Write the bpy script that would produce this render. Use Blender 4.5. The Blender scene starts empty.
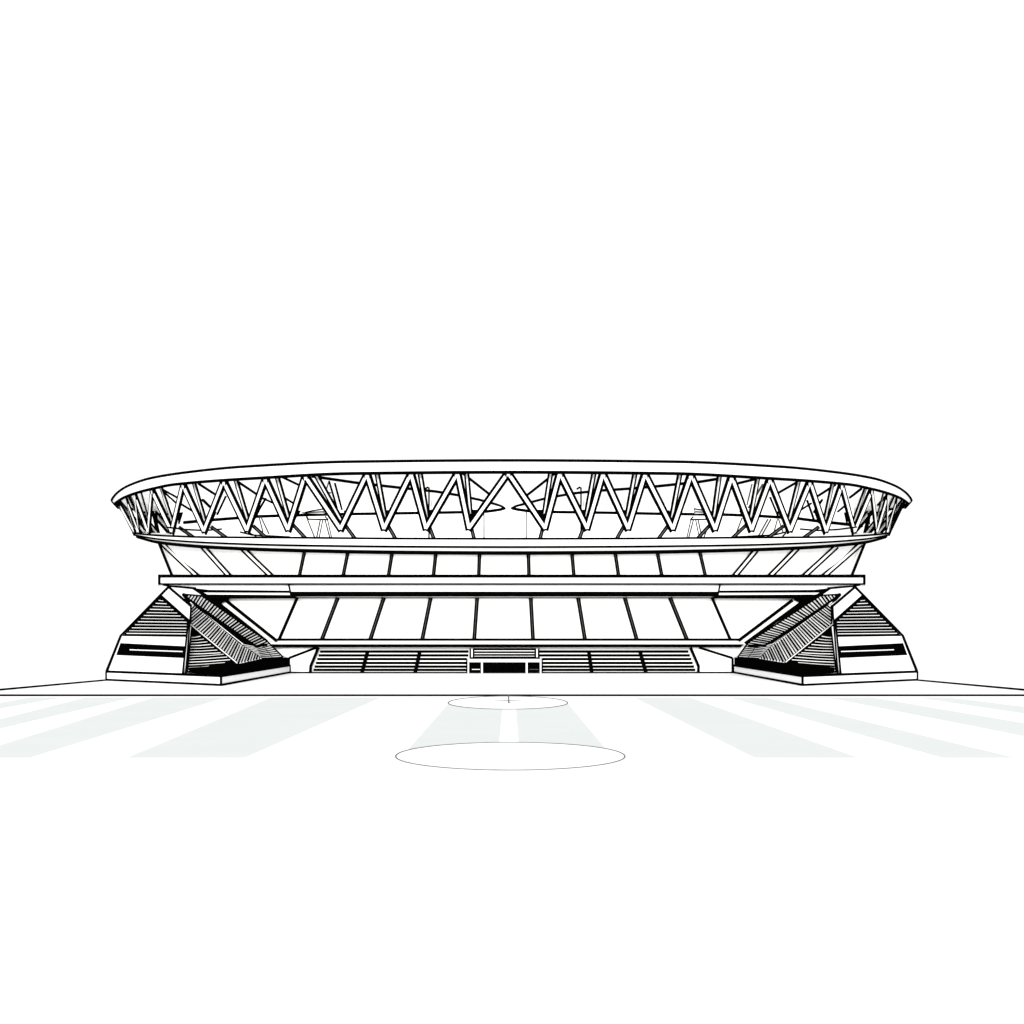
import bpy, math
from mathutils import Vector as V

S = bpy.context.scene
COL = S.collection
F, CX, HY, CAMH = 1700.0, 511.6, 628.0, 9.5      # focal length in px, principal point, eye height (m)
PI = math.pi

# ------------------------------------------------------------------ camera / world / light
cam_d = bpy.data.cameras.new('camera'); cam = bpy.data.objects.new('camera', cam_d); COL.objects.link(cam)
cam.location = (0, 0, CAMH); cam.rotation_euler = (PI / 2, 0, 0)
cam_d.sensor_width = 36; cam_d.lens = 36 * F / 1024
cam_d.shift_x = (512 - CX) / 1024; cam_d.shift_y = (HY - 512) / 1024
cam_d.clip_start = 1; cam_d.clip_end = 20000
S.camera = cam
w = bpy.data.worlds.new('World'); S.world = w; w.use_nodes = True
bg = w.node_tree.nodes['Background']
bg.inputs[0].default_value = (1, 1, 1, 1); bg.inputs[1].default_value = 1.0     # flat white overcast sky
sd = bpy.data.lights.new('sun', 'SUN'); sun = bpy.data.objects.new('sun', sd); COL.objects.link(sun)
sd.energy = 3.0; sd.angle = math.radians(14); sd.color = (1, .985, .96)
sun.rotation_euler = (math.radians(79), 0, math.radians(-2))
S.view_settings.view_transform = 'Standard'; S.view_settings.look = 'None'
S.view_settings.exposure = 0.3; S.view_settings.gamma = 1; S.view_settings.use_curve_mapping = False
S.render.engine = 'CYCLES'
try: S.cycles.max_bounces = 8; S.cycles.diffuse_bounces = 6
except Exception: pass

# ------------------------------------------------------------------ materials
def mat(name, c1, c2, scale=3.0, rough=0.9):
    m = bpy.data.materials.new(name); m.use_nodes = True
    nt = m.node_tree; b = nt.nodes['Principled BSDF']
    b.inputs['Roughness'].default_value = rough
    b.inputs['Specular IOR Level'].default_value = 0.0
    t = nt.nodes.new('ShaderNodeTexCoord'); n = nt.nodes.new('ShaderNodeTexNoise'); r = nt.nodes.new('ShaderNodeValToRGB')
    n.inputs['Scale'].default_value = scale; n.inputs['Detail'].default_value = 3
    nt.links.new(t.outputs['Object'], n.inputs['Vector']); nt.links.new(n.outputs['Fac'], r.inputs['Fac'])
    r.color_ramp.elements[0].position = .35; r.color_ramp.elements[1].position = .65
    r.color_ramp.elements[0].color = (*c1, 1); r.color_ramp.elements[1].color = (*c2, 1)
    nt.links.new(r.outputs['Color'], b.inputs['Base Color'])
    return m
WH = mat('white_painted_concrete', (.86, .86, .86), (.88, .88, .88), .4)
WS = mat('white_painted_steel', (.87, .87, .87), (.89, .89, .89), .8)
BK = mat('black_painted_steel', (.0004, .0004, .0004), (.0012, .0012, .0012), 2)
GR = mat('grey_steel', (.055, .055, .056), (.08, .08, .082), 2)
GL = mat('grey_marking_paint', (.13, .135, .145), (.18, .185, .195), 1)
GW = mat('white_ground', (.85, .85, .85), (.87, .87, .87), .05)
MINT = mat('pale_mint_turf', (.592, .622, .616), (.604, .634, .628), .08)

# ------------------------------------------------------------------ helpers
def at(px, py, Y):
    return V(((px - CX) * Y / F, Y, CAMH + (HY - py) * Y / F))
def on_ground(px, py, z=0.0):
    Y = (CAMH - z) * F / (py - HY)
    return V(((px - CX) * Y / F, Y, z))
def lerp(a, b, t): return a + (b - a) * t

class MB:
    def __init__(s): s.v = []; s.f = []; s.m = []; s.mats = []
    def mi(s, m):
        if m not in s.mats: s.mats.append(m)
        return s.mats.index(m)
    def face(s, pts, m):
        i = len(s.v); s.v += [V(p) for p in pts]; s.f.append(tuple(range(i, i + len(pts)))); s.m.append(s.mi(m))
    def prism(s, pts, off, m, m_side=None):
        """polygon pts extruded by vector off"""
        pts = [V(p) for p in pts]; off = V(off); n = len(pts); i = len(s.v)
        s.v += pts + [p + off for p in pts]
        a = s.mi(m); b = s.mi(m_side or m)
        s.f.append(tuple(range(i, i + n))); s.m.append(a)
        s.f.append(tuple(range(i + 2 * n - 1, i + n - 1, -1))); s.m.append(a)
        for k in range(n):
            k2 = (k + 1) % n
            s.f.append((i + k, i + n + k, i + n + k2, i + k2)); s.m.append(b)
    def bar(s, p, q, wd, dp, nrm, m, ext=0.0, lift=0.0):
        """box beam p->q, width wd across, depth dp along nrm (front face at lift)"""
        p = V(p); q = V(q); d = (q - p).normalized(); p = p - d * ext; q = q + d * ext
        sd_ = d.cross(V(nrm)).normalized(); n = sd_.cross(d).normalized()
        if n.dot(V(nrm)) < 0: n = -n
        o = []
        for base in (p, q):
            for (a, c) in ((-.5, lift), (.5, lift), (.5, lift - dp), (-.5, lift - dp)):
                o.append(base + sd_ * (a * wd) + n * c)
        i = len(s.v); s.v += o; k = s.mi(m)
        for f in ((0, 1, 2, 3), (7, 6, 5, 4), (0, 4, 5, 1), (1, 5, 6, 2), (2, 6, 7, 3), (3, 7, 4, 0)):
            s.f.append(tuple(i + x for x in f)); s.m.append(k)
    def tube(s, pts, r, m, n=6, closed=False, r2=None):
        pts = [V(p) for p in pts]; N = len(pts); i = len(s.v); k = s.mi(m)
        for j, p in enumerate(pts):
            a = pts[(j - 1) % N] if (closed or j > 0) else p
            b = pts[(j + 1) % N] if (closed or j < N - 1) else p
            d = (b - a).normalized()
            up = V((0, 0, 1)) if abs(d.z) < .9 else V((0, 1, 0))
            u = d.cross(up).normalized(); v_ = u.cross(d)
            rr = r if r2 is None else lerp(r, r2, j / max(1, N - 1))
            for q in range(n):
                t = 2 * PI * (q + .5) / n
                s.v.append(p + u * (rr * math.cos(t)) + v_ * (rr * math.sin(t)))
        for j in range(N if closed else N - 1):
            j2 = (j + 1) % N
            for q in range(n):
                q2 = (q + 1) % n
                s.f.append((i + j * n + q, i + j * n + q2, i + j2 * n + q2, i + j2 * n + q)); s.m.append(k)
        if not closed:
            s.f.append(tuple(i + q for q in range(n - 1, -1, -1))); s.m.append(k)
            s.f.append(tuple(i + (N - 1) * n + q for q in range(n))); s.m.append(k)
    def ink(s, pts, wpx, m=None, closed=False):
        """thin edge profile about wpx wide where it stands"""
        Ym = sum(V(p).y for p in pts) / len(pts)
        s.tube(pts, .5 * (wpx + .75) * Ym / F, m or BK, 6, closed)
    def strip(s, A, B, m, closed=False):
        n = len(A)
        for j in range(n if closed else n - 1):
            k = (j + 1) % n
            s.face((A[j], A[k], B[k], B[j]), m)
    def build(s, name, parent=None):
        o_ = V((0, 0, 0))
        if parent is not None:
            r = parent
            while r.parent: r = r.parent
            o_ = r.location
        me = bpy.data.meshes.new(name)
        me.from_pydata([tuple(p - o_) for p in s.v], [], s.f)
        for m in s.mats: me.materials.append(m)
        me.polygons.foreach_set('material_index', s.m)
        me.update()
        ob = bpy.data.objects.new(name, me); COL.objects.link(ob)
        if parent is not None: ob.parent = parent
        return ob
def tag(o, label=None, cat=None, group=None, kind=None):
    for k, v in (('label', label), ('category', cat), ('group', group), ('kind', kind)):
        if v: o[k] = v
    return o
def thing(name, loc, label, cat, group=None):
    o = bpy.data.objects.new(name, None); COL.objects.link(o); o.location = loc
    o.empty_display_size = 2
    return tag(o, label, cat, group)

# ------------------------------------------------------------------ setting: ground, forecourt, pitch
g = MB(); g.face([(-6000, -200, -.02), (6000, -200, -.02), (6000, 9000, -.02), (-6000, 9000, -.02)], GW)
tag(g.build('ground'), kind='structure')
KY = CAMH * F / (696.2 - HY)                       # the kerb between pitch and forecourt
A_g = on_ground(106.5, 680.7); L0 = on_ground(0, 690.6)
dirL = (L0 - A_g); Lk = A_g + dirL * ((KY - A_g.y) / dirL.y)
fo = MB()
fo.face([(Lk.x, KY, -.004), (-Lk.x, KY, -.004), (-A_g.x, A_g.y, -.004), (-A_g.x, 480, -.004), (A_g.x, 480, -.004), (A_g.x, A_g.y, -.004)], GW)
for s in (-1, 1):
    a = V((s * -A_g.x, A_g.y, 0)); b = V((s * -Lk.x, KY, 0))
    fo.tube([a + V((0, -.2, .12)), b + V((0, 0, .12))], .16, BK, 6, r2=.2)
tag(fo.build('forecourt'), kind='structure')
kb = MB(); kb.prism([(-260, KY, -.02), (260, KY, -.02), (260, KY, .25), (-260, KY, .25)], (0, .6, 0), BK)
tag(kb.build('kerb'), kind='structure')
pt = MB(); pt.face([(-260, 20, -.004), (260, 20, -.004), (260, KY, -.004), (-260, KY, -.004)], GW)
tag(pt.build('pitch'), kind='structure')
st = MB()
def stripe(tl, bl, tr, br):
    st.face([on_ground(*p, .002) for p in (tl, tr, br, bl)], MINT)
def ext(a, b, py):                                  # a stripe edge carried on to another row
    t = (py - a[1]) / (b[1] - a[1]); return (lerp(a[0], b[0], t), py)
for (a, b, c, d) in (
        ((267, 699), (127, 757.5), (377.5, 699), (245, 757.5)),
        ((145, 700), (0, 745), (217, 700), (30, 757.5)),
        ((75, 700), (0, 719), (122, 700), (0, 728.5)),
        ((15, 700), (0, 702.6), (48, 700), (0, 708.5)),
        ((637, 699), (754.5, 757.5), (694.5, 699), (858, 757.5)),
        ((734.5, 699), (942, 757.5), (777, 700), (1014.5, 757.5)),
        ((834.5, 699), (1024, 736), (882, 699), (1024, 723)),
        ((927, 699), (1024, 713.5), (962, 699), (1024, 706.5))):
    y0, y1 = 697.2, 757.6
    stripe(ext(a, b, y0), ext(a, b, y1), ext(c, d, y0), ext(c, d, y1))
def ell(cx, cy, rx, ry, t): return (cx + rx * math.cos(t), cy + ry * math.sin(t))
E1 = (510.3, 756.4, 114.6, 13.9); E2 = (507.9, 702.9, 59.7, 6.5)
def yb(x): return E1[1] - E1[3] * math.sqrt(max(0, 1 - ((x - E1[0]) / E1[2]) ** 2))
def yt(x):
    q = 1 - ((x - E2[0]) / E2[2]) ** 2
    return E2[1] + E2[3] * math.sqrt(max(0, q))
for (xt0, xt1, xb0, xb1) in ((448.4, 502.3, 407.4, 499.3), (516, 567.6, 518.6, 605.8)):
    N = 24
    T = [(lerp(xt0, xt1, i / N), yt(lerp(xt0, xt1, i / N))) for i in range(N + 1)]
    B = [(lerp(xb0, xb1, i / N), yb(lerp(xb0, xb1, i / N))) for i in range(N + 1)]
    st.strip([on_ground(*p, .002) for p in T], [on_ground(*p, .002) for p in B], MINT)
tag(st.build('pitch_stripes'), kind='structure')
for E, wpx in ((E1, 1.45), (E2, 1.25)):
    c = MB(); pts = [on_ground(*ell(*E, 2 * PI * i / 160), .01) for i in range(160)]
    Yc = on_ground(E[0], E[1]).y
    c.tube(pts, .5 * wpx * Yc / F, GL, 6, True)
    tag(c.build('circle_marking'), kind='structure')
pb = on_ground(508.7, 703)
mp = thing('marker_post', pb, 'thin dark marker post with a short cross arm standing inside the smaller pitch circle', 'post')
b = MB(); b.tube([pb, at(508.7, 694.6, pb.y)], .085, GR, 8); b.build('pole', mp)
b = MB(); b.tube([at(494, 700.4, pb.y), at(508.6, 700.6, pb.y)], .02, GL, 6, r2=.05); b.tube([at(508.8, 700.6, pb.y), at(521.5, 700.3, pb.y)], .05, GL, 6, r2=.02); b.build('cross_arm', mp)
b = MB(); b.prism([pb + V((-.12, -.15, 0)), pb + V((.25, -.15, 0)), pb + V((.25, .15, 0)), pb + V((-.12, .15, 0))], (0, 0, .08), GR); b.build('foot', mp)

# ------------------------------------------------------------------ stadium
YC = 425.0
sta = thing('stadium', (0, YC, 0), 'oval white stadium with zigzag roof truss above stepped decks and a louvred ground floor', 'stadium')

def ept(a, b, th, z=0.0): return V((-a * math.cos(th), YC - b * math.sin(th), z))
def th_of(px, a, b):
    """angle on the front of the ellipse that is seen in column px (clamped at the tips)"""
    lo, hi = -.12, PI + .12
    f = lambda t: CX + F * ept(a, b, t).x / ept(a, b, t).y
    # find the silhouette angles
    best = min((f(t), t) for t in [lo + .004 * i for i in range(70)])
    best2 = max((f(t), t) for t in [hi - .004 * i for i in range(70)])
    lo, hi = best[1], best2[1]
    if px <= best[0]: return lo
    if px >= best2[0]: return hi
    for _ in range(50):
        m = (lo + hi) / 2
        if f(m) < px: lo = m
        else: hi = m
    return (lo + hi) / 2
def interp(tab, x):
    if x <= tab[0][0]: return tab[0][1]
    n = len(tab)
    def slope(i):
        if i == 0: return 0.0
        a = (tab[i][1] - tab[i - 1][1]) / (tab[i][0] - tab[i - 1][0])
        if i == n - 1: return a
        b = (tab[i + 1][1] - tab[i][1]) / (tab[i + 1][0] - tab[i][0])
        return 2 * a * b / (a + b) if a * b > 0 else 0.0
    for i in range(n - 1):
        (x0, y0), (x1, y1) = tab[i], tab[i + 1]
        if x <= x1:
            h = x1 - x0; t = (x - x0) / h
            return (y0 * (2 * t ** 3 - 3 * t * t + 1) + slope(i) * h * (t ** 3 - 2 * t * t + t)
                    + y1 * (3 * t * t - 2 * t ** 3) + slope(i + 1) * h * (t ** 3 - t * t))
    return tab[-1][1]
def saddle(a, b, tab, th):
    """a hoop whose height dips from the ends to the middle (tab: distance from the axis -> row, read at the front)"""
    tf = math.asin(abs(math.sin(th))) if math.cos(th) >= 0 else PI - math.asin(abs(math.sin(th)))
    p = ept(a, b, tf); dx = abs(F * p.x / p.y)
    if abs(math.sin(tf)) < b / YC: dx = 2 * F * a / math.sqrt(YC * YC - b * b) - dx
    z = CAMH + (HY - interp(tab, dx)) * p.y / F
    return ept(a, b, th, z)
NS = 288
TH = [2 * PI * i / NS for i in range(NS)]

# roof ring: fascia with dark edges, hollow box section
RA, RB = 98.4, 76.0
TOPT = [(0, 460.4), (162, 461.7), (269, 466.7), (320, 471.7), (360.5, 478), (383.5, 485.7), (393.5, 492), (398.5, 497.5), (400.5, 501), (407, 508.5)]
BOTT = [(0, 472.2), (162, 473.5), (246, 477.6), (337.5, 484.4), (360.5, 489), (374, 492.5), (388.5, 498), (396.5, 503.5), (403.5, 508.8)]
m = MB()
ot = [saddle(RA, RB, TOPT, t) for t in TH]; ob_ = [saddle(RA - .9, RB - .3, BOTT, t) for t in TH]
ib = [saddle(RA - 3, RB - 3, BOTT, t) + V((0, 0, .3)) for t in TH]; it = [saddle(RA - 4, RB - 4.5, TOPT, t) for t in TH]
m.strip(ob_, ot, WS, True); m.strip(ot, it, WS, True); m.strip(it, ib, WS, True); m.strip(ib, ob_, WS, True)
m.tube(ot, .3, BK, 6, True)
m.tube(ob_, .36, BK, 6, True)
m.build('roof_ring', sta)

# truss
TA, TB = 97.0, 75.2
BA, BB = 93.4, 71.3
TABV = [(0, 528.0), (200, 529.0), (330, 531.0), (372, 531.5), (390, 529)]
def topv(th, da=0.0): return saddle(TA - da, TB - da, BOTT, th) - V((0, 0, .15))
def botv(th, da=0.0): return saddle(BA - da, BB - da, TABV, th)
def strut(p, q, par, flip, name='truss_strut', wd=1.72, core=.6, dp=.32):
    c = (p + q) / 2; n = V((c.x / 100 ** 2, (c.y - YC) / 76 ** 2, 0)).normalized()
    b = MB(); ob = 1 + .38 * abs(n.x) ** 2
    b.bar(p, q, wd * ob, dp, n, BK, .5, 0.01 if flip else 0)
    b.bar(p, q, core * ob, dp + .1, n, WS, .05, .17 if flip else .10)
    return b.build(name, par)
LT = [457.5, 411, 367, 305, 265, 223.5, 182.6, 151.5, 134.5, 125.5, 118, 112]
LB = [469, 426, 384, 340.6, 288, 247, 204, 171.5, 148, 138.5, 134, 131]
RT = [559.7, 603, 645, 691, 731.6, 770, 810, 842, 872, 888, 897.5, 904.5]
RBt = [545, 587, 628, 672.7, 715, 751.5, 790, 826, 854.5, 877, 887, 892]
tA = th_of(508, TA, TB)
for side, Ts, Bs in ((-1, LT, LB), (1, RT, RBt)):
    tt = [th_of(x, TA, TB) for x in Ts]; tb = [th_of(x, BA, BB) for x in Bs]
    # carry the zigzag on round the end of the oval
    for k in (1, 2, 3):
        e = -.13 * k if side < 0 else PI + .13 * k
        tt.append(e); tb.append(e + (.05 if side < 0 else -.05))
    strut(topv(tA), botv(tb[0]), sta, side > 0)
    for i in range(len(tt)):
        strut(topv(tt[i]), botv(tb[i]), sta, True)
        if i + 1 < len(tt): strut(topv(tt[i]), botv(tb[i + 1]), sta, False)
    for i in range(11):
        sgn = 1 if side < 0 else -1
        off = [9, 9, 10, 11, 12, 12, 11, 9, 6, 4, 3][i]
        tq = th_of(Ts[i] + sgn * off, TA - 2.4, TB - 2.4)
        bq = th_of(Bs[i] + sgn * 2.0, BA - 2.4, BB - 2.4)
        strut(topv(tq, 2.4), botv(bq, 2.4) + V((0, 0, 1.2)), sta, False, 'rear_strut', 1.15, .32, .3)
        # gusset between the two rear limbs
        v0 = botv(tb[i], 1.6)
        h = .207 * v0.y / 352
        n = V((v0.x / 1e4, (v0.y - YC) / 5776, 0)).normalized(); tn = V((-n.y, n.x, 0)) ; tn = tn if tn.x > 0 else -tn
        b = MB()
        wq = [10, 10, 9, 9, 9, 8, 8, 7, 5, 4, 3][i]
        b.prism([v0 + V((0, 0, 7 * h)), v0 + tn * (sgn * wq * h) + V((0, 0, 18.5 * h)), v0 + tn * (-sgn * .5 * h) + V((0, 0, 18.5 * h))], n * -.4, BK)
        b.build('gusset_plate', sta)
        if i < 8:  # raking foot from the node down to the ring beam
            fx = [6, 8, 9.5, 11.5, 14, 15, 18, 17][i] * sgn
            fy = [546.2, 544, 540, 539.6, 539.5, 539, 539, 538.5][i]
            p = v0 + V((sgn * .5 * h, 0, .9)); Yf = v0.y - .6
            q = at(CX + F * v0.x / v0.y + fx, fy, p.y - 2.2 if i < 2 else p.y + .5)
            b = MB(); b.bar(p, q, .84, .4, (0, -1, 0), BK); b.bar(p, q, .22, .3, (0, -1, 0), GR, 0, .04)
            b.build('strut_foot', sta)

# ring beam under the truss
T1 = [(0, 538.7), (110, 538.5), (225, 537.6), (300, 537.2), (352, 535.5), (380, 533)]
T2 = [(0, 547.0), (110, 546.6), (225, 545.2), (300, 542.8), (352, 539.2), (380, 534.5)]
T3 = [(0, 552.6), (110, 552.0), (225, 549.8), (300, 546.8), (352, 542.0), (376, 536)]
m = MB()
r1 = [saddle(93.3, 72.2, T1, t) for t in TH]; r2 = [saddle(93.1, 72.0, T2, t) for t in TH]; r3 = [saddle(92.2, 70.6, T3, t) for t in TH]
r4 = [p + V((0, 0, .3)) for p in [saddle(86, 63, T3, t) for t in TH]]; r5 = [V((p.x, p.y, q.z)) for p, q in zip(r4, r1)]
m.strip(r1, r2, WH, True); m.strip(r2, r3, WH, True); m.strip(r3, r4, WH, True); m.strip(r5, r1, WH, True)
m.tube(r1, .23, BK, 6, True); m.tube(r2, .24, BK, 6, True)
m.tube(r3, .5, BK, 6, True)
m.build('ring_beam', sta)
m = MB()
fl = [ept(86, 63, t, 27.0) for t in TH]
m.face(fl, WH); m.build('stand_floor', sta)
# rear wall closing the bowl
m = MB()
ths = [math.radians(-13 - 154 * i / 60) for i in range(61)]
a_ = [ept(91, 69.5, t, 27.2) for t in ths]; b_ = [ept(91, 69.5, t, 44.8) for t in ths]
a2 = [ept(90.3, 68.8, t, 27.2) for t in ths]; b2 = [ept(90.3, 68.8, t, 44.8) for t in ths]
m.strip(a_, b_, WH); m.strip(b_, b2, WH); m.strip(b2, a2, WH)
m.face((a_[0], b_[0], b2[0], a2[0]), WH); m.face((a_[-1], b_[-1], b2[-1], a2[-1]), WH)
m.build('rear_wall', sta)

# rims of the two pointed roof openings
LU = [(312, 476.3, 366), (358, 483, 375), (411.5, 489, 392), (436, 491.5, 404), (458, 495.2, 416), (479.5, 499.8, 430), (496, 504.3, 443), (503, 506.8, 449), (504.6, 508.3, 450)]
LL = [(184, 522.5, 432), (214, 519.8, 442), (258, 516.4, 452), (330, 514.3, 464), (380, 513.6, 470), (430, 512.8, 472), (462, 512.2, 468), (486, 511.6, 460), (500, 509.7, 453), (504.6, 508.3, 450)]
RU = [(720, 478.5, 366), (700, 481.8, 372), (657, 486.3, 382), (629, 488.7, 392), (600, 490.6, 404), (572, 493.5, 416), (545, 498.5, 430), (524, 504.0, 443), (513.5, 506.8, 449), (512, 508.2, 450)]
RL = [(862, 526, 428), (815, 520.8, 442), (797, 518.4, 447), (760, 516, 455), (725, 514.6, 460), (660, 513.8, 468), (612, 512.8, 472), (577, 512.3, 470), (553, 512, 466), (530, 511.2, 458), (518, 509.6, 453), (512, 508.2, 450)]
def resample(P, n):
    d = [0]
    for a, b in zip(P, P[1:]): d.append(d[-1] + (b - a).length)
    out = []
    for i in range(n + 1):
        t = d[-1] * i / n; k = 0
        while k < len(P) - 2 and d[k + 1] < t: k += 1
        out.append(P[k].lerp(P[k + 1], (t - d[k]) / max(1e-6, d[k + 1] - d[k])))
    return out
for U, L_ in ((LU, LL), (RU, RL)):
    m = MB()
    pu = resample([at(*p) for p in U], 40); pl = resample([at(*p) for p in L_], 40)
    m.tube(pu, .34, BK); m.tube(pl, .42, BK)
    m.build('roof_opening_rim', sta)
for x in (484, 526.2):
    b = MB(); b.tube([at(x, 512, 458), at(x, 541, 458)], .2, GR, 6)
    b.tube([at(x, 541, 458), V((at(x, 541, 458).x, 458, 27.0))], .2, GR, 6); b.build('rim_post', sta)
# short braces from the roof ring to the canopies
for s, rows in ((-1, [(463, 473.5, 488.5, 493.5, 2.2), (281, 476.5, 301, 486, 2.0), (236, 480.5, 257, 494.5, 2.2), (260, 497, 273, 503, 1.6), (285, 498, 296, 505, 1.8), (199, 484, 214.5, 494, 2.2), (160, 488, 177, 497.5, 1.8), (181, 504, 194, 512, 1.8), (164, 492, 176, 503, 1.4), (203, 500, 210, 507, 2.4)]),
                (1, [(554, 474, 528, 494.5, 2.2), (762, 477.5, 738, 483.3, 2.2), (799, 481, 779, 492.5, 2.2), (835, 485, 818, 496, 2.2), (811, 503.5, 800, 510.5, 1.6), (861, 489, 850, 497.5, 2.2), (846, 505, 838, 511.5, 1.6), (885, 497, 878, 505, 1.8), (822, 500, 814, 512, 1.8)])):
    for (x0, y0, x1, y1, wp) in rows:
        Y0 = ept(RA - 6, RB - 6, th_of(x0, RA - 6, RB - 6)).y
        b = MB(); b.ink([at(x0, y0, Y0), at(x1, y1, Y0 + 24)], wp); b.build('roof_brace', sta)

# upper wall between ring beam and deck
m = MB()
UA, UB, UA2, UB2 = 87.4, 69.3, 84.0, 66.0
ub = [ept(UA, UB, t, saddle(UA, UB, [(a, b - 1.5) for a, b in T3], t).z) for t in TH]
lb = [ept(UA2, UB2, t, 20.36) for t in TH]
m.strip(ub, lb, WH, True)
m.tube(lb, .16, BK, 6, True)
for e in (158.3, 865.5):
    s = -1 if e < CX else 1
    m.ink([at(e, 541.5, YC - 20), at(e - s * 14.3, 577, YC - 26)], 2.2)
uw = m.build('upper_wall', sta)
def wallpt(px, py):
    """point of the upper wall seen at px, py"""
    best = None
    t = .5
    for _ in range(8):
        a = lerp(UA, UA2, t); bb = lerp(UB, UB2, t)
        th = th_of(px, a, bb); p = ept(a, bb, th)
        z = CAMH + (HY - py) * p.y / F
        zt = saddle(UA, UB, [(q, r - 1.5) for q, r in T3], th_of(px, UA, UB)).z
        t = max(0, min(1, (zt - z) / (zt - 20.36)))
    return V((p.x, p.y, z))
fr = V((0, -.35, 0))
for xt, xb in ((304.5, 299.3), (348, 343), (392.3, 388.3), (436, 433.3), (479.6, 478.7), (528.3, 529), (571.8, 574), (615, 618.7), (657.2, 662), (699.7, 705.5)):
    p = wallpt(xt, 552) + fr; q = wallpt(xb, 577) + fr
    b = MB(); b.bar(p, q, .78, .5, (0, -1, 0), BK); b.bar(p, q, .07, .3, (0, -1, 0), GR, 0, .06); b.build('mullion', uw)
for xt, xb, yt0 in ((164.5, 201.5, 543), (204, 233, 545.5), (244.5, 274.5, 548.5), (834.5, 800, 546), (795.5, 766.5, 548), (754.5, 731.5, 550)):
    p = wallpt(xt, yt0); q = wallpt(xb, 577)
    n = V((p.x / 1e4, (p.y - YC) / 5776, 0)).normalized()
    p += n * .7; q += n * .9
    b = MB(); b.bar(p, q, 1.3, .5, (0, -1, 0), BK); b.bar(p, q, .42, .3, (0, -1, 0), WS, 0, .06); b.build('raking_strut', sta)

p = at(861.5, 543.5, 400); q = at(823, 577, 388)
b = MB(); b.bar(p, q, 1.3, .5, (0, -1, 0), BK); b.bar(p, q, .45, .3, (0, -1, 0), WS, 0, .06); b.build('raking_strut', sta)
# main deck
DY = 350.0
dz1, dz0 = at(0, 575.6, DY).z, at(0, 584, DY).z
xl, xr = at(158.8, 0, DY).x, at(864.8, 0, DY).x
m = MB()
k = 425 / DY
outline = [(xl, DY), (xr, DY), (xr * k, 425), (xr * k * .93, 470), (xl * k * .93, 470), (xl * k, 425)]
m.prism([(x, y, dz1 - .22) for x, y in outline], (0, 0, .22), WH)
m.prism([(xl, DY - .02, dz0), (xr, DY - .02, dz0), (xr, DY - .02, dz1 - .01), (xl, DY - .02, dz1 - .01)], (0, 1.1, 0), WH)
m.bar(V((xl, DY, dz1 - .1)), V((xr, DY, dz1 - .1)), .68, .5, (0, -1, 0), BK, .12, .1)
m.bar(V((xl, DY, dz0)), V((xr, DY, dz0)), .38, .5, (0, -1, 0), BK, 0, .1)
for x, s in ((xl, 1), (xr, -1)):
    m.bar(V((x + s * .12, DY, dz0 - .1)), V((x + s * .12, DY, dz1 + .15)), .55, .5, (0, -1, 0), BK, 0, .12)
m.tube([V((x, y, dz1 - .12)) for x, y in outline], .13, BK, 6, True)
m.build('deck', sta)
# beam below the deck, with the soffit shadow painted in black
BY = 351.2
m = MB()
def mx(p): return 1023.3 - p
for side in (0, 1):
    f_ = (lambda x: x) if side == 0 else mx
    brk = 289.5 if side == 0 else f_(719.3)
    def P(x, y, Y=BY): return at(f_(x), y, Y)
    m.prism([P(x, y) for x, y in ((163, 584.2), (brk, 584.6), (brk, 591), (209, 590.0), (193, 588.3), (171, 586))], (0, 1.2, 0), WH)
    m.tube([P(x, y, BY - .1) for x, y in ((163, 584.8), (171, 586.3), (185, 587.4), (196, 588.4))], .16, BK, 6, r2=.26)
    m.prism([P(x, y, BY - .15) for x, y in ((193, 587.9), (209, 589.8), (brk + 1, 590.6), (brk + 2, 592.9), (205, 592.6))], (0, .9, 0), BK)
    m.prism([P(x, y, BY - .05) for x, y in ((204, 592.5), (brk + 2, 592.8), (brk + 2, 595), (208, 594.8))], (0, 1.1, 0), WH)
    m.prism([P(x, y, BY - .12) for x, y in ((206, 594.4), (brk + 2, 595), (brk + 10, 598.4), (212, 598.6))], (0, .9, 0), BK)
    m.tube([P(brk - .8, 584.5, BY - .4), P(brk + 1.8, 597, BY - .4)], .2, BK)
m.prism([at(x, y, BY) for x, y in ((289.5, 584.6), (719.3, 584.6), (719.3, 592), (289.5, 592))], (0, 1.2, 0), WH)
m.prism([at(x, y, BY - .3) for x, y in ((290.5, 591.6), (718.3, 591.6), (717.3, 596.4), (292.5, 596.4))], (0, 1.3, 0), BK)  # black strip stands in for the shade under the deck
m.ink([at(292, 597.9, BY - .2), at(716.5, 597.9, BY - .2)], .35, BK)
m.build('deck_beam', sta)
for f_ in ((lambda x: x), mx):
    m = MB(); m.prism([at(f_(x), y, BY + .6) for x, y in ((191, 588.2), (204, 590), (228, 592), (229, 600), (218.5, 604.3), (203, 596.3))], (0, .8, 0), BK)  # black wedge shaped as the soffit shadow, no real panel
    m.build('soffit_shadow', sta)

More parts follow.
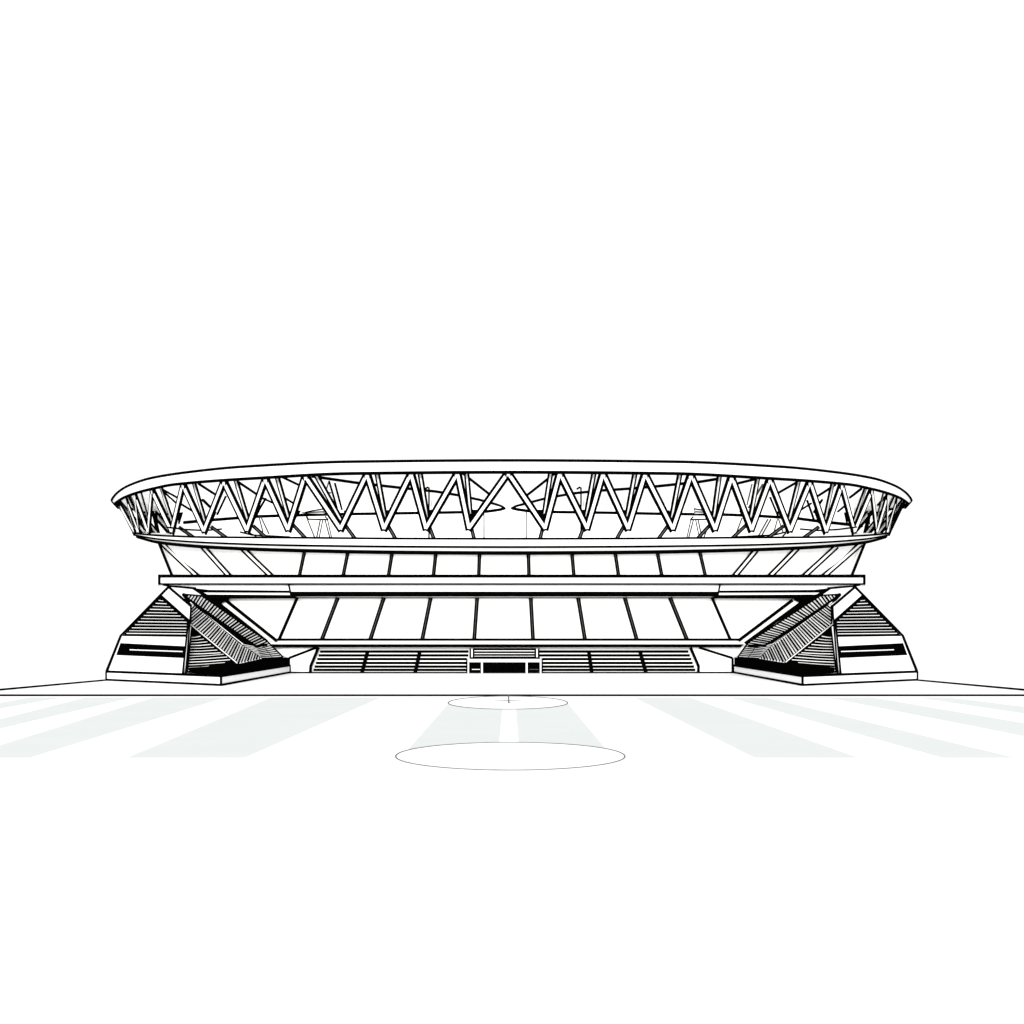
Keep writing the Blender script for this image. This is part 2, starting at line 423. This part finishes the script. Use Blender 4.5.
# sloped facade below the deck
def fac(px, py):
    t = (py - 598) / (640 - 598); return at(px, py, lerp(353.4, 356.6, t))
m = MB()
m.prism([fac(*p) for p in ((206, 594), (815, 594), (790, 641), (235, 641))], (0, .6, 0), WH)
sf = m.build('sloped_facade', sta)
for xt, xb, wp in ((297.5, 279, 2.4), (338, 321.8, 3.5), (384, 370.2, 3.6), (430.8, 422.2, 3.6), (477.2, 474.2, 3.6), (530.7, 533, 3.6), (578, 585, 3.6), (624.6, 636.8, 3.6), (669.8, 687, 3.6), (711.8, 730.3, 2.2)):
    p = fac(xt, 597.5); q = fac(xb, 640); W_ = (wp + .45) * .2095
    b = MB(); b.bar(p, q, W_, .5, (0, -1, .2), BK, 0, .3)
    if wp > 3: b.bar(p, q, W_ * .13, .3, (0, -1, .2), GR, 0, .36)
    b.build('mullion', sf)
for q4 in ([(217.5, 602.5), (225.5, 600), (277, 641), (267, 641.5)], [(801.5, 602.5), (792.5, 600), (738.5, 640.5), (745, 643.5)]):
    m = MB()
    A = [at(x, y, lerp(352.6, 355.6, (y - 600) / 41)) for x, y in q4]
    m.prism(A, (0, .8, 0), WH)
    f0 = V((0, -.2, 0))
    m.ink([A[0] + f0, A[3] + f0], 2.6); m.ink([A[1] + f0, A[2] + f0], 2.6)
    m.build('raking_beam', sta)
# ledge
LY = 356.0
m = MB()
m.prism([at(x, y, LY) for x, y in ((266, 639.6), (746, 639.6), (742, 646), (268, 646))], (0, 1.4, 0), WH)
m.ink([at(277, 639.6, LY - .1), at(739, 639.6, LY - .1)], 1.7)
m.prism([at(x, y, LY - .25) for x, y in ((266.5, 644.2), (744, 644.2), (740.5, 647.3), (269, 647.3))], (0, 1.2, 0), BK)
m.build('ledge', sta)

# ground floor: louvred panels, entrance, wing walls
GY = 357.6
m = MB(); m.prism([at(x, y, GY + .6) for x, y in ((262, 645), (752, 645), (744, 673.3), (278, 673.3))], (0, .8, 0), WH); m.build('ground_floor_wall', sta)
for x0, x1 in ((289, 312), (696, 734)):
    m = MB(); m.ink([at(x0, 672.7, GY - .2), at(x1, 672.7, GY - .2)], 1.3); m.build('base_trim', sta)
LV = [651.6, 655.4, 659.1, 663.0, 666.6, 669.9, 673.1]
def edge_x(xt, xb, y): return lerp(xt, xb, (y - 649) / (673 - 649))
panels = [((320.8, 312.2), (367.6, 362), None), ((367.6, 362), (419.8, 415), None), ((419.8, 415), (468.6, 467.2), 468),
          ((538.5, 541.8), (588.8, 591.8), 541.3), ((588.8, 591.8), (640, 646), None), ((640, 646), (687.5, 696.5), None)]
for (e0, e1, stop) in panels:
    m = MB()
    for i, y in enumerate(LV):
        xa, xb = edge_x(*e0, y), edge_x(*e1, y)
        if stop and y > 657:
            if stop < 500: xb = min(xb, 466.6)
            else: xa = max(xa, 542.2)
        m.bar(at(xa, y, GY), at(xb, y, GY), .55, .4, (0, -1, 0), BK)
        m.bar(at(xa, y + 1.85, GY), at(xb, y + 1.85, GY), .28, .2, (0, -1, 0), WS, 0, -.1)
    m.build('louvre_panel', sta)
for (xt, xb) in ((367.6, 362), (419.8, 415.2), (588.8, 591.8), (640, 646)):
    b = MB(); b.bar(at(xt, 651.5, GY), at(xb, 672.6, GY), .8, .5, (0, -1, 0), BK, 0, .1); b.build('panel_post', sta)
for pts in ([(318.4, 647.5), (310.6, 666), (310.2, 673)], [(690.5, 647.5), (698.6, 666), (698.4, 673)]):
    b = MB(); b.ink([at(x, y, GY - .3) for x, y in pts], 2.4); b.build('panel_post', sta)
ent = MB()
EY = GY - .5
for (x0, x1, y0, y1) in ((467.6, 541.4, 658.9, 662.1), (467.6, 469.0, 662.1, 673.2), (539.9, 541.4, 662.1, 673.2), (481.1, 482.8, 662.1, 673.2), (525.8, 527.5, 662.1, 673.2)):
    ent.prism([at(x0, y0, EY), at(x1, y0, EY), at(x1, y1, EY), at(x0, y1, EY)], (0, .9, 0), WS)
for x in (466.9, 542.1):
    ent.ink([at(x, 658.8, EY), at(x, 673, EY)], 1.0)
ent.ink([at(470, 658.1, EY), at(540, 658.1, EY)], 1.1)
en = ent.build('entrance_frame', sta)
d_ = MB(); d_.prism([at(482.8, 662.1, EY + .3), at(525.8, 662.1, EY + .3), at(525.8, 673.4, EY + .3), at(482.8, 673.4, EY + .3)], (0, .3, 0), BK); d_.build('door', en)
for x0, x1, hx0, hx1, hm in ((469.0, 481.1, 472, 480, WS), (527.5, 539.9, 529.5, 538.5, GR)):
    d_ = MB(); d_.prism([at(x0, 662.1, EY + .3), at(x1, 662.1, EY + .3), at(x1, 673.4, EY + .3), at(x0, 673.4, EY + .3)], (0, .3, 0), BK); dd = d_.build('side_door', en)
    h = MB(); h.bar(at(hx0, 669.4, EY + .2), at(hx1, 669.4, EY + .2), .13, .1, (0, -1, 0), hm); h.build('push_bar', dd)
tr = MB()
tr.prism([at(473.5, 648.8, GY), at(535.5, 648.8, GY), at(535.5, 658.3, GY), at(473.5, 658.3, GY)], (0, .3, 0), WS)
for y in (649.4, 652.2, 654.9, 657.4):
    tr.bar(at(474, y, GY), at(535, y, GY), .42, .3, (0, -1, 0), BK, 0, .05)
for x in (470.4, 473.4, 535.4, 538.6):
    tr.bar(at(x, 648.6, GY), at(x, 658.4, GY), .4, .4, (0, -1, 0), BK, 0, .08)
tr.bar(at(471.9, 648.6, GY), at(471.9, 658, GY), .3, .4, (0, -1, 0), WS, 0, .1)
tr.bar(at(537, 648.6, GY), at(537, 658, GY), .3, .4, (0, -1, 0), WS, 0, .1)
tr.build('transom_louvre', sta)
for P5 in ([(262, 648), (316, 648), (309.6, 673.2), (289, 673.2), (289, 658)], [(758, 647), (692, 647.5), (699.5, 673.2), (732.5, 673.2), (732.5, 658)]):
    m = MB(); A = [at(x, y, GY - .1) for x, y in P5]; m.prism(A, (0, .4, 0), WH)
    f0 = V((0, -.1, 0))
    a = at(P5[4][0], P5[4][1], GY - .2); b2_ = at(316.5 if P5[1][0] < 500 else 699, 647.6, GY - .2)
    m.ink([a, b2_], 1.7); m.ink([a, at(P5[3][0], P5[3][1], GY - .2)], 1.7)
    m.build('wing_wall', sta)

# ------------------------------------------------------------------ small masts and light frames standing in the bowl
for x, s, lab in ((429, -1, 'slim lamp mast with a hooked head behind the truss, above the left louvred panels'), (581, 1, 'slim lamp mast with a hooked head behind the truss, above the right louvred panels')):
    Y = 368.0; base = V((at(x, 0, Y).x, Y, 27.0))
    t = thing('lamp_mast', base, lab, 'lamp mast', 'lamp masts in the bowl')
    b = MB(); b.tube([base, at(x, 488.5, Y)], .2, BK, 6); b.build('pole', t)
    b = MB(); b.tube([at(x + .5, 488.6, Y), at(x - 1.5, 487.3, Y), at(x - 4.3, 489.3, Y)], .22, BK, 6); b.build('lamp_head', t)
    b = MB(); b.tube([at(x + 3, 500, Y), at(x + 2.2, 513, Y)], .06, GR, 5); b.tube([at(x - 1.6, 504, Y), at(x - .2, 513, Y)], .06, GR, 5); b.build('brace', t)
for mir, lab in ((0, 'spidery floodlight frame on thin legs behind the left half of the truss'), (1, 'spidery floodlight frame on thin legs behind the right half of the truss')):
    Y = 400.0
    f_ = (lambda x: x) if not mir else (lambda x: 1018.5 - x)
    P = lambda x, y: at(f_(x), y, Y)
    base = V((P(318, 0).x, Y, 27.0))
    t = thing('floodlight_frame', base, lab, 'floodlight', 'floodlight frames in the bowl')
    b = MB()
    hp = [P(300.5, 512.8), P(311, 511.0), P(325, 508.6), P(323.5, 512), P(326, 514.5), P(311, 514.2)]
    b.prism(hp, (0, .5, 0), WS)
    b.ink([p_ + V((0, -.1, 0)) for p_ in hp], .7, BK, True); b.ink([P(305, 512.7), P(323, 511.8)], .5)
    b.build('lamp_head', t)
    b = MB(); b.ink([P(305.5, 514.5), P(308.5, 519.2), P(328.5, 519.6), P(325, 516.5)], .9); b.build('cross_bar', t)
    for (x0, y0, x1, wp) in ((306.5, 517, 315, .8), (320.5, 519, 316.5, .8), (323, 519, 319, .6), (325, 519.5, 330, .8), (327.5, 519.5, 331.8, .6)):
        p = P(x0, y0); q = P(x1, 538.5); e = p + (q - p) * ((27.0 - p.z) / (q.z - p.z))
        b = MB(); b.ink([p, e], wp, GR); b.build('leg', t)
    if mir == 0:
        pass
# extra pair of struts behind the left truss (a raised frame)
for (x0, y0, x1, y1, wp, mt) in ((329, 481, 337, 508, 1.6, BK), (334.8, 483, 342, 510, 1.6, BK), (329, 481, 325.5, 492, .9, GR), (325.5, 492, 331, 493, .8, GR),
                            (752, 484, 747, 505, .8, GR), (763, 484, 748.5, 508, 1.4, GR), (758, 486, 750, 510, 1.0, GR), (770, 497, 778, 516, 1.6, BK), (774, 496, 783, 514, 1.6, BK),
                            (742, 518, 734.5, 538, .9, GR), (768, 519, 758.5, 536, .9, GR), (771, 519, 761.5, 536, .9, GR), (777.5, 519, 774, 532, .7, GR), (778.5, 519, 783, 532, .7, GR),
                            (259, 517, 263, 532, .8, GR), (261, 517, 269, 534, .9, GR), (236, 487, 247, 511, 1.5, BK), (807, 500, 814, 520, 1.8, BK), (266, 498, 256, 515, 1.6, BK), (226, 496, 217, 515, 1.6, BK)):
    b = MB(); b.ink([at(x0, y0, 385), at(x1, y1, 385)], wp, mt); b.build('inner_brace', sta)
for pts in ([(166, 527), (185, 529.5), (205, 530.5), (222, 529)], [(240, 532), (252, 535), (290, 537)], [(248, 532.5), (256, 536), (257, 541)],
            [(857, 527), (838, 529.5), (818, 530.5), (800, 529)], [(786, 532), (774, 535), (735, 537)], [(786, 533), (783, 536), (781, 541)]):
    b = MB(); b.ink([at(x, y, 383) for x, y in pts], 1.0); b.build('walkway_rail', sta)

# ------------------------------------------------------------------ stair towers at both ends
def plane_hit(px, py, p0, n):
    d = at(px, py, 1.0) - V((0, 0, CAMH)); o = V((0, 0, CAMH))
    return o + d * ((p0 - o).dot(n) / d.dot(n))
def ruled(pts, Ys, N):
    """N+1 stations along a bent stair edge"""
    P_ = [at(p[0], p[1], y) for p, y in zip(pts, Ys)]
    d = [0]
    for a, b in zip(pts, pts[1:]): d.append(d[-1] + math.hypot(b[0] - a[0], b[1] - a[1]))
    out = []
    for i in range(N + 1):
        t = d[-1] * i / N; k = 0
        while k < len(pts) - 2 and d[k + 1] < t: k += 1
        out.append(P_[k].lerp(P_[k + 1], (t - d[k]) / (d[k + 1] - d[k])))
    return out
def tower(side, lab):
    if side < 0: mxx = lambda x: x
    else: mxx = lambda x: 1023.6 - x
    root = on_ground(mxx(165), 683); root.z = 0
    t = thing('stair_tower', root, lab, 'stair tower', 'stair towers flanking the stadium')
    PZ = 1.65
    A = on_ground(mxx(106.5), 680.7); B = on_ground(mxx(221), 686); C = on_ground(mxx(289.6), 673.2)
    D = V((A.x, C.y, 0))
    up = V((0, 0, PZ))
    m = MB(); m.prism([A, B, C, D], up, WH)
    o_ = V((0, -.1, 0)); so = V((-side * .1, 0, 0)) 
    for q in (A, B, C):
        m.ink([q, q + up], 1.9)
    lg = V((0, 0, .16)); m.ink([A + lg, B + lg], 1.7); m.ink([B + lg, C + lg], 1.6)
    m.ink([A + up, B + up], 1.9); m.ink([B + up, C + up], 1.8)
    m.build('plinth', t)
    # front body: a leaning gabled face, solid behind
    a0 = at(mxx(107), 671, 308.5); p0 = at(mxx(183.5), 673.6, 288.2); ap = at(mxx(168.7), 587, 322)
    n = (p0 - a0).cross(ap - a0).normalized()
    if n.y > 0: n = -n
    H = lambda x, y, lift=0.0: plane_hit(mxx(x), y, a0 + n * lift, n)
    out = [(107, 671), (120.9, 635.8), (168.7, 587), (191, 606.3), (188.5, 620.5), (183.3, 673.8)]
    m = MB(); fp = [H(*p) for p in out]; cc = sum(fp, V((0, 0, 0))) / 6
    bp = [p.lerp(cc, .4) + V((side * 1.5, 5, -1)) for p in fp]
    m.face(fp, WH); m.face(bp[::-1], WH); m.strip(fp, bp, WH, True)
    L = lambda pts, wp: m.ink([H(x, y, .12) for x, y in pts], wp)
    L([(107, 671), (120.9, 635.8), (168.7, 587)], 2.4)
    L([(168.7, 587), (191, 606)], 2.0); L([(160.5, 595.5), (188.2, 620.2)], 2.0)
    L([(190.8, 606.5), (190.4, 616), (185.8, 673.5)], 1.3); L([(188.3, 620), (182.8, 673.5)], 1.5)
    m.build('body', t)
    m = MB()
    tri = [(160.4, 596.5), (187.8, 620.5), (187.2, 636.6), (122.4, 635.8)]
    m.prism([H(x, y, .1) for x, y in tri], n * -.08, BK)
    rows = [600.4, 603.4, 606.5, 609.4, 612.6, 615.6, 618.7, 621.8, 624.8, 627.9, 630.8, 633.5]
    for i, y in enumerate(rows):
        xl_ = lerp(160.4, 122.4, (y - 596.5) / 39.3) + 2.2
        xr_ = lerp(160.4, 187.8, (y - 596.5) / 24.0) - 1.8 if y < 620.5 else 186.4
        if xr_ - xl_ < 2: continue
        tilt = .5
        m.bar(H(xl_, y, .12), H(xr_, y + tilt, .12), [.07, .1, .06, .11][i % 4], .1, n, WS if i % 3 else WH, 0, .06)
    m.build('louvre_panel', t)
    m = MB(); m.prism([H(x, y, .1) for x, y in ((120.4, 643.0), (185.9, 646.2), (184.8, 657.8), (116.2, 654.8))], n * -.08, BK)
    sw = m.build('slot_window', t)
    m = MB(); m.bar(H(130, 650, .12), H(182.5, 651.8, .12), .15, .1, n, WS, 0, .1); m.build('sill', sw)
    # stairs
    if side < 0:
        G = dict(t0=(191, 607), ft=(191, 625.5), c0=(237.6, 664), div=[(193, 604), (238.6, 643), (262, 658.5)], br=(282.5, 657.3), u0=(184.7, 594.9), u1=(202, 596.4), u2=(267, 641.8), b0=(188.5, 599.5), b1=(256, 646.5), k0=(186.3, 672.5), w1=(220, 602), w2=(250, 629))
    else:
        G = dict(t0=(831.3, 606), ft=(831.6, 625.5), c0=(785.4, 663), div=[(829, 604), (775, 643), (759, 658.5)], br=(738.2, 657.3), u0=(838.5, 594.9), u1=(820.5, 596), u2=(748.5, 643), b0=(834.5, 599), b1=(766, 645.5), k0=(837.2, 672.5), w1=(801, 602.5), w2=(770, 627))
    def P(p, Y): return at(p[0], p[1], Y)
    t0 = P(G['t0'], 322.5); ft = P(G['ft'], 312); c0 = P(G['c0'], 294.5)
    dv = [P(G['div'][0], 324), P(G['div'][1], 322), P(G['div'][2], 321)]
    br = P(G['br'], 349)
    # dark base slab under the flights, along the plinth's inner edge
    k0 = P(G['k0'], 288.6)
    Bt = B + V((side * -.0, .25, PZ + .01)); Ct = C + V((side * .05, -.3, PZ + .01))
    m = MB()
    top = [k0 + V((0, 0, .6)), c0 + V((0, 0, -.1)), P(G['div'][2], 321), br]
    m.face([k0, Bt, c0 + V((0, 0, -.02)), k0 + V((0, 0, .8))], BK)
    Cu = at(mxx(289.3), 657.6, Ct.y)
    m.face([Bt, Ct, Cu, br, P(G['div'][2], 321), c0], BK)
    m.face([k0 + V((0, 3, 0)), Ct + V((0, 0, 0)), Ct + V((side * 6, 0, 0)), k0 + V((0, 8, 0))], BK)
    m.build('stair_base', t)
    # flank: dark triangle with pale horizontal slats
    m = MB()
    fl_ = [k0, c0, ft]
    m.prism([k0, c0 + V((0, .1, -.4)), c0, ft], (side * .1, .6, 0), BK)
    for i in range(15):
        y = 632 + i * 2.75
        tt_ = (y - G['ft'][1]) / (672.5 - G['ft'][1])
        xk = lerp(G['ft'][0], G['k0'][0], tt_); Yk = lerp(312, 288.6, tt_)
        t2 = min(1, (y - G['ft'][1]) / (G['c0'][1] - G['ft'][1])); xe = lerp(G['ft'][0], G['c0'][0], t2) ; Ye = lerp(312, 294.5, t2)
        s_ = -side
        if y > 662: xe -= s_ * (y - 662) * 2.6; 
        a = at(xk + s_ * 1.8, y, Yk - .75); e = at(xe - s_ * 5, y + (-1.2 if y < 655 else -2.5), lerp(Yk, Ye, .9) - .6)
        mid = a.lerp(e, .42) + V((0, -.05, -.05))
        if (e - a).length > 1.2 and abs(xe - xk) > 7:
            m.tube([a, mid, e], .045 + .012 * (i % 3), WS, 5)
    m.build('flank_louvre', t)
    # lower flight: ruled surface with treads
    m = MB()
    N = 34
    Lp = ruled([G['t0'], G['ft'], G['c0'], G['div'][2]], [322.5, 312, 294.5, 320.5], N); Rp = ruled(G['div'], [324, 322, 321], N)
    m.strip(Lp, Rp, WH)
    e_ = V((0, -.12, .04))
    for i in range(1, N):
        m.tube([Lp[i].lerp(Rp[i], .03) + e_, Lp[i].lerp(Rp[i], .94) + e_], .125 + .035 * ((i * 7) % 3), BK, 5)
    m.ink([ft + e_ * 1.4, c0 + e_ * 1.4], 2.4); m.tube([ft + e_ * 5 , c0 + e_ * 5], .1, WS, 5)
    m.ink([t0 + e_, ft + e_], 1.2)
    m.tube([p + e_ for p in Rp], .1, BK, 5)
    m.build('stair_flight', t)
    # upper flight
    m = MB()
    u0 = P(G['u0'], 333); u1 = P(G['u1'], 338); u2 = P(G['u2'], 346); b0 = P(G['b0'], 327); b1 = P(G['b1'], 330)
    N = 30
    Lq = ruled([G['u0'], G['b0'], G['b1']], [333, 327, 330], N); Rq = ruled([G['u0'], G['u1'], G['u2']], [333, 338, 346], N)
    m.strip(Lq, Rq, WH)
    for i in range(1, N + 1):
        m.tube([Lq[i] + e_, Rq[i] + e_], .15 + .035 * ((i * 5) % 3), BK, 5)
    m.face([u1 + V((0, .1, .1)), P(G['w1'], 341), P(G['w2'], 343)], BK)
    m.ink([u1 + e_, u2 + e_], 1.8); m.ink([u0 + e_, u1 + e_], 1.6)
    m.build('stair_flight', t)
    # landing below the upper flight
    m = MB()
    N = 8
    La = resample([b1, dv[2]], N); Ra = resample([u2, br], N)
    m.strip(La, Ra, WH)
    m.strip(resample([dv[1], dv[2]], N), La, WH)
    for i in range(N + 1):
        m.tube([La[i] + e_, Ra[i] + e_], .12, BK, 5)
    for q in (.5,): m.tube([La[0].lerp(Ra[0], q) + e_, La[-1].lerp(Ra[-1], q) + e_], .07, BK, 5)
    for i in range(1, N):
        m.tube([dv[1].lerp(dv[2], i / N) + e_, La[i] + e_], .09, BK, 5)
    m.ink([u2 + e_, br + e_], 2.0)
    m.build('landing', t)
    # solid dark parapet between the flights
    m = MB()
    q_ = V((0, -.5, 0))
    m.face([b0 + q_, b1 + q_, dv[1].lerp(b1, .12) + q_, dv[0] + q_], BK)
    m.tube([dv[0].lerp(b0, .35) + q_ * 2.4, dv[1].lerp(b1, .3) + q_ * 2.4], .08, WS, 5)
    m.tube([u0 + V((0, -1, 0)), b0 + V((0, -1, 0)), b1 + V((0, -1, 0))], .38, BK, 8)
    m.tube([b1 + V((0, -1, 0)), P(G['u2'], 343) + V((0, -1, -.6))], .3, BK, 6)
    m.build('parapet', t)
    return t
tower(-1, 'white stair tower with slotted base and hatched stairs at the left end of the stadium')
tower(1, 'white stair tower with slotted base and hatched stairs at the right end of the stadium')
